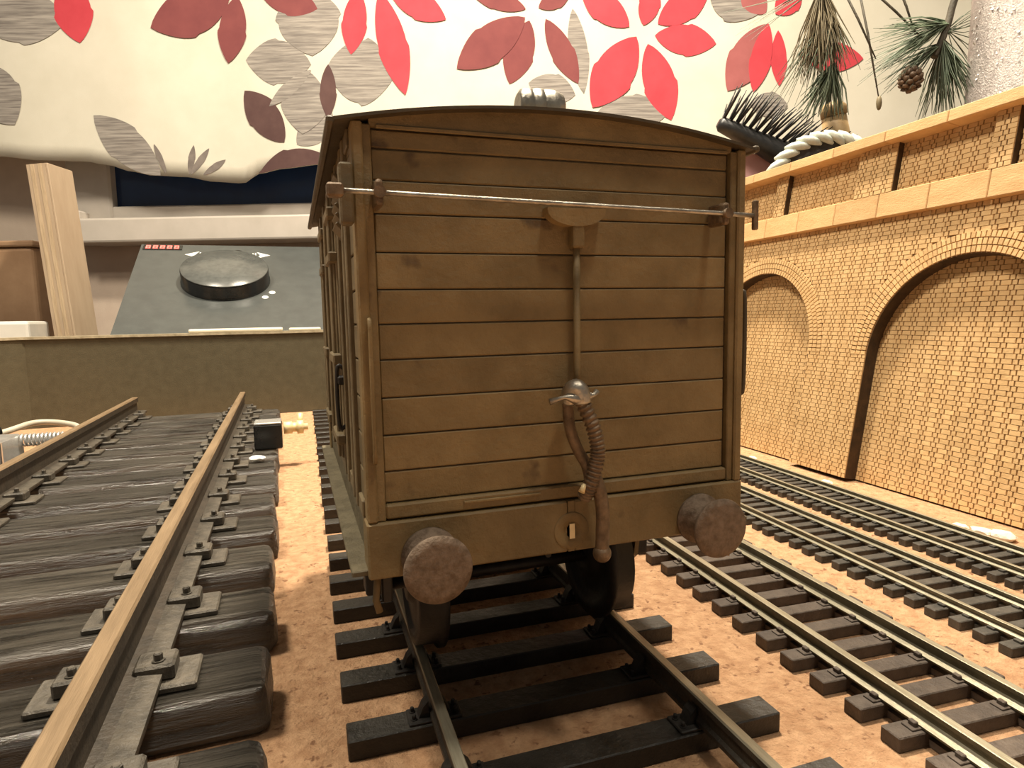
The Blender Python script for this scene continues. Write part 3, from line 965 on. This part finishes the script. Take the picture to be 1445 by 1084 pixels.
HEM = [(-8.6, 3.1), (-6.91, 3.103), (-6.336, 3.045), (-5.758, 3.025), (-5.473, 2.973), (-5.095, 2.872), (-4.857, 2.82), (-4.422, 2.802), (-4.039, 2.739), (-3.653, 2.712), (-3.404, 2.83), (-3.062, 2.88), (-2.479, 2.925), (-.5, 2.80), (1.2, 2.86), (2.6, 2.75), (4.2, 2.7), (8.4, 2.7)]
def hem(a):
    for (x0, z0), (x1, z1) in zip(HEM, HEM[1:]):
        if x0 <= a <= x1:
            t = (a-x0)/(x1-x0)
            t = t*t*(3-2*t)
            return z0+(z1-z0)*t
    return HEM[-1][1]
def fold(a, z):
    k = max(0, min(1, (5.6-z)/3))
    return (.050*math.sin(a*1.35+.4) + .028*math.sin(a*3.1+1.0)) * (.35+.65*k)
cu = tag(empty('curtain', M=BG @ Matrix.Translation((0, 9.0, 0))), 'cream curtain printed with red, maroon and grey leaves', 'curtain')
NA, NZ = 170, 26
vs, fs = [], []
for i in range(NA+1):
    a = -8.4 + 16.6*i/NA
    zb = hem(a)
    for j in range(NZ+1):
        z = zb + (8.3-zb)*(j/NZ)
        vs.append((a, fold(a, z), z))
for i in range(NA):
    for j in range(NZ):
        p = i*(NZ+1)+j
        fs.append((p, p+NZ+1, p+NZ+2, p+1))
me = bpy.data.meshes.new('curtain_cloth')
me.from_pydata(vs, [], fs)
for p in me.polygons:
    p.use_smooth = True
me.materials.append(MATS['curtain'])
cl = link('curtain_cloth', me, cu)
sol = cl.modifiers.new('cloth', 'SOLIDIFY')
sol.thickness = .02
sol.offset = 1 if False else 0
KM = {'r': 'print_red', 'm': 'print_maroon', 'n': 'print_rose', 'd': 'print_dark', 'g': 'print_grey', 'k': 'print_stem'}
layer = 0
for (a0, z0, a1, z1, w, k) in LEAVES:
    layer += 1
    # leaf outline: narrow at the stem, widest past the middle
    L = math.hypot(a1-a0, z1-z0)
    ux, uz = (a1-a0)/L, (z1-z0)/L
    N, MM = 18, 4
    lv, lf = [], []
    y = -.014 - .0012*(layer % 6) - (.004 if k in 'rmnd' else 0)
    for i in range(N+1):
        t = i/N
        hw = w/2*(math.sin(math.pi*t**.95)**.80 if 0 < t < 1 else 0)*(1.12 if t > .5 else 1.0)
        for j in range(-MM, MM+1):
            a = a0+ux*L*t - uz*hw*j/MM
            z = z0+uz*L*t + ux*hw*j/MM
            z = max(z, hem(a))
            lv.append((a, fold(a, z)+y, z))
    W_ = 2*MM+1
    for i in range(N):
        for j in range(2*MM):
            p = i*W_+j
            lf.append((p, p+1, p+W_+1, p+W_))
    me = bpy.data.meshes.new('printed_leaf')
    me.from_pydata(lv, [], lf)
    me.materials.append(MATS[KM[k]])
    link('printed_leaf', me, cu)
rl = tag(empty('curtain_rail', M=BG), 'white curtain rail above the window', 'rail')
MB().tube([(-8.5, 9.0, 8.43), (8.3, 9.0, 8.43)], .06, 12).build('pole', 'window_white', rl)
for a in (-8.3, 0, 8.1):
    MB().box(a-.05, a+.05, 9.0, 9.7, 8.39, 8.47, .01).build('bracket', 'window_white', rl)

# ------------------------------------------------------------------ things standing behind the viaduct
b1 = tag(empty('storage_box', M=Matrix.Translation((3.3, 1.95, 0)) @ Matrix.Rotation(YAW, 4, 'Z')), 'low brown storage box behind the viaduct, holding the glittery vase', 'box')
MB().box(-.72, 1.5, -.55, .62, -.04, 1.02, .02).build('box_body', 'brown_card', b1)
MB().box(-.74, 1.52, -.57, .64, 1.02, 1.09, .02).build('lid', 'brown_card', b1)
b2 = tag(empty('storage_box', M=Matrix.Translation((3.46, 3.32, 0)) @ Matrix.Rotation(YAW, 4, 'Z')), 'taller brown storage box behind the viaduct, under the brush', 'box')
MB().box(-.85, 1.2, -.42, .80, -.04, 1.75, .02).build('box_body', 'brown_card', b2)
MB().box(-.87, 1.22, -.44, .82, 1.75, 1.82, .02).build('lid', 'brown_card', b2)
# round dark plate with twisted cord edge
F2 = Vector((math.sin(-YAW), math.cos(YAW), 0)); R2 = Vector((math.cos(YAW), math.sin(YAW), 0))
plM = Matrix((R2, F2, Vector((0, 0, 1)))).transposed().to_4x4()
plM.translation = Vector((3.132, 2.604, 1.575))
pl = tag(empty('round_plate', M=plM), 'dark round plate edged with a twisted pale cord, behind the viaduct', 'plate')
MB().lathe([(0, .03), (.40, .03), (.42, 0), (.40, -.02), (.30, -.005), (0, .0)], 'y', 48).build('plate_body', 'dark_ceramic', pl)
NT = 30
for k in range(NT):
    t0 = 2*math.pi*k/NT
    p = []
    for j in range(5):
        f = (j/4-.5)
        t = t0 + f*.36
        r = .43 + f*.085
        p.append((r*math.cos(t), -.015-.018*math.cos(f*math.pi), r*math.sin(t)))
    MB().tube(p, [.010, .026, .031, .026, .010], 8).build('cord_twist', 'cord_white', pl)
tag(MB().prism([(2.80, 3.22), (3.20, 3.08), (3.20, 3.10), (2.80, 3.24)], 'z', 1.82, 2.02).build('pink_card', 'pink_card'), 'pink card just beyond the van roof corner', 'card')
# hair brush
br = tag(empty('hair_brush', (0, 0, 0)), 'black hair brush with long bristles behind the viaduct', 'brush')
A, B = Vector((2.66, 3.19, 2.235)), Vector((3.22, 3.00, 1.945))
ax = (B-A).normalized()
bp = [A + (B-A)*t for t in (0, .04, .2, .5, .8, 1, 1.08)]
MB().tube(bp, [.03, .055, .062, .075, .095, .10, .06], 16).build('brush_body', 'brush_black', br)
MB().tube([B, B+Vector((.25, -.085, .06)), B+Vector((.62, -.20, .03))], [.07, .06, .045], 12).build('brush_handle', 'brush_black', br)
random.seed(5)
side = ax.cross(Vector((0, 0, 1))).normalized()
upv = side.cross(ax).normalized()
for i in range(21):
    for j in range(6):
        t = (i+.5)/21*1.55
        base = A + (B-A)*t
        ang = (j-2.5)*.30 + random.uniform(-.07, .07)
        d = (upv*math.cos(ang) + side*math.sin(ang) + ax*(.55*t-.02+random.uniform(-.06, .06))).normalized()
        L = .30 + random.uniform(-.04, .04) + .04*t
        MB().tube([base+d*.05, base+d*(L*.7), base+d*L], [.0085, .007, .003], 5).build('bristle', 'brush_black', br)
tt = tag(empty('tan_tube', (3.545, 2.905, 1.835)), 'tan tapered tube standing beside the hair brush', 'tube')
MB().tube([(.02, 0, 0), (-.02, 0, .22), (-.065, 0, .43)], [.105, .10, .085], 24).build('tube_body', 'tan_tube', tt)
MB().tube([(-.062, 0, .43), (-.075, 0, .49), (-.082, 0, .525)], [.092, .092, .06], 24).build('tube_cap', 'tan_tube', tt)

# glittery vase and the pine sprays it holds
vs_ = tag(empty('glitter_vase', (4.02, 1.86, 1.09)), 'tall silver glitter vase at the right edge', 'vase')
MB().lathe([(.36, 0), (.372, .05), (.358, .9), (.345, 1.6), (.335, 2.3), (.31, 2.3), (.32, 1.6), (.0, .1)], 'z', 40).build('vase_body', 'glitter', vs_)
random.seed(21)
g = MB()
for i in range(900):
    t = random.uniform(0, 2*math.pi)
    z = random.uniform(.1, 2.2)
    r = .374 - .016*z
    c = Vector((r*math.cos(t), r*math.sin(t), z))
    nrm = Vector((math.cos(t)+random.uniform(-.5, .5), math.sin(t)+random.uniform(-.5, .5), random.uniform(-.5, .7))).normalized()
    a = nrm.orthogonal().normalized()*random.uniform(.005, .010)
    b = nrm.cross(a)
    g.quads([c+a, c+b, c-a, c-b], [(0, 1, 2, 3)])
g.build('glitter_flakes', 'glitter_flake', vs_, kind='stuff')

def needles(m, base, ends, r=.0045):
    for e in ends:
        base_ = Vector(base) + Vector((random.uniform(-.02, .02),)*3)
        e = Vector(e)
        mid = (base_+e)/2 + Vector((random.uniform(-.02, .02), random.uniform(-.02, .02), random.uniform(-.02, .03)))
        m.tube([base_, mid, e], [r, r*.9, r*.3], 3, False)
def P(base, dx, dz, dy=0):
    return Vector(base) + R2*dx + Vector((0, 0, dz)) + F2*dy
pn = tag(empty('pine_spray', (4.02, 1.86, 3.3)), 'green pine spray with a small cone hanging beside the glitter vase', 'pine branch')
inv = Matrix.Translation((-4.02, -1.86, -3.3))
def pine_part(m, name, mt, parent, kind=None):
    m.bm.transform(inv)
    return m.build(name, mt, parent, kind=kind)
H2 = Vector((3.70, 2.20, 2.666))
random.seed(31)
pine_part(MB().tube(spline([(4.0, 1.90, 3.25), (3.92, 2.02, 3.36), (3.80, 2.15, 3.05), (3.73, 2.19, 2.80), tuple(H2), (3.66, 2.21, 2.55), (3.62, 2.225, 2.45)], 6), [.022]*37, 8), 'stem', 'twig', pn)
m = MB()
needles(m, H2, [P(H2, random.uniform(-.50, -.33), random.uniform(-.36, .02), random.uniform(-.2, .2)) for _ in range(70)])
needles(m, P(H2, -.06, -.14), [P(H2, random.uniform(-.40, -.25), random.uniform(-.44, -.2), random.uniform(-.15, .15)) for _ in range(30)])
needles(m, P(H2, -.03, -.1), [P(H2, random.uniform(-.10, .17), random.uniform(-.62, -.42), random.uniform(-.2, .2)) for _ in range(110)])
needles(m, P(H2, .0, -.05), [P(H2, random.uniform(.15, .34), random.uniform(-.3, .2), random.uniform(-.1, .2)) for _ in range(16)], .003)
pine_part(m, 'needles', 'pine_green', pn, 'stuff')
# cone of overlapping scales
c0 = Vector((3.483, 2.274, 2.316))
cn = pine_part(MB().ball(tuple(c0), .062, 2, (1, 1, 1.2)), 'pine_cone', 'cone_scale', pn)
for i in range(46):
    z = 1 - 2*(i+.5)/46
    t = i*2.39996
    rr_ = math.sqrt(max(0, 1-z*z))
    d = Vector((rr_*math.cos(t), rr_*math.sin(t), z*1.15))
    q = c0 + d*.064
    m = MB().ball((0, 0, 0), .024, 1, (1, 1, .45))
    m.bm.transform(Matrix.Translation(q) @ d.to_track_quat('Z', 'Y').to_matrix().to_4x4() @ Matrix.Rotation(.5, 4, 'X'))
    pine_part(m, 'cone_scale', 'cone_scale', cn)
pine_part(MB().tube(spline([tuple(P(H2, -.02, -.12)), (3.56, 2.25, 2.46), (3.50, 2.27, 2.40)], 4), .012, 6), 'cone_stalk', 'twig', pn)

dr = tag(empty('pine_spray', (4.02, 1.86, 3.3)), 'browned pine spray with long drooping needles above the hair brush', 'pine branch')
H1 = Vector((3.257, 2.773, 3.075))
pine_part(MB().tube(spline([(4.0, 1.92, 3.25), (3.85, 2.15, 3.60), (3.55, 2.5, 3.55), (3.33, 2.70, 3.30), tuple(H1)], 6), .02, 8), 'stem', 'twig', dr)
m = MB()
for k in range(5):
    hb = P(H1, random.uniform(-.10, .08), random.uniform(-.10, .05))
    needles(m, hb, [P(H1, random.gauss(-.02, .10), random.uniform(-.62, -.40), random.uniform(-.15, .15)) for _ in range(36)], .006)
pine_part(m, 'dry_needles', 'pine_brown', dr, 'stuff')
m = MB()
needles(m, P(H1, .03, -.15), [P(H1, random.uniform(-.38, .22), random.uniform(-.82, -.55), random.uniform(-.15, .15)) for _ in range(44)], .0045)
needles(m, P(H1, -.02, .05), [P(H1, random.uniform(-.75, -.45), random.uniform(-.40, -.1), random.uniform(-.1, .1)) for _ in range(10)], .003)
needles(m, P(H1, .06, -.50), [P(H1, random.uniform(-.20, .14), random.uniform(-.92, -.72), random.uniform(-.1, .1)) for _ in range(70)], .007)
pine_part(m, 'green_needles', 'pine_green', dr, 'stuff')
for a, b in (((3.22, 2.50, 3.05), (3.288, 2.34, 2.20)), ((3.08, 2.50, 2.98), (3.26, 2.35, 2.45)), ((3.20, 2.40, 2.93), (3.56, 2.25, 2.56)), ((3.38, 2.33, 2.95), (3.50, 2.27, 2.60))):
    pine_part(MB().tube([a, ((Vector(a)+Vector(b))/2+Vector((.008, 0, .004))), b], [.008, .008, .004], 6), 'long_needle', 'twig', dr)
for tp in ((3.292, 2.34, 2.17),):
    pine_part(MB().ball(tp, .03, 2, (.6, .6, 1.6)), 'bud', 'pine_brown', dr)
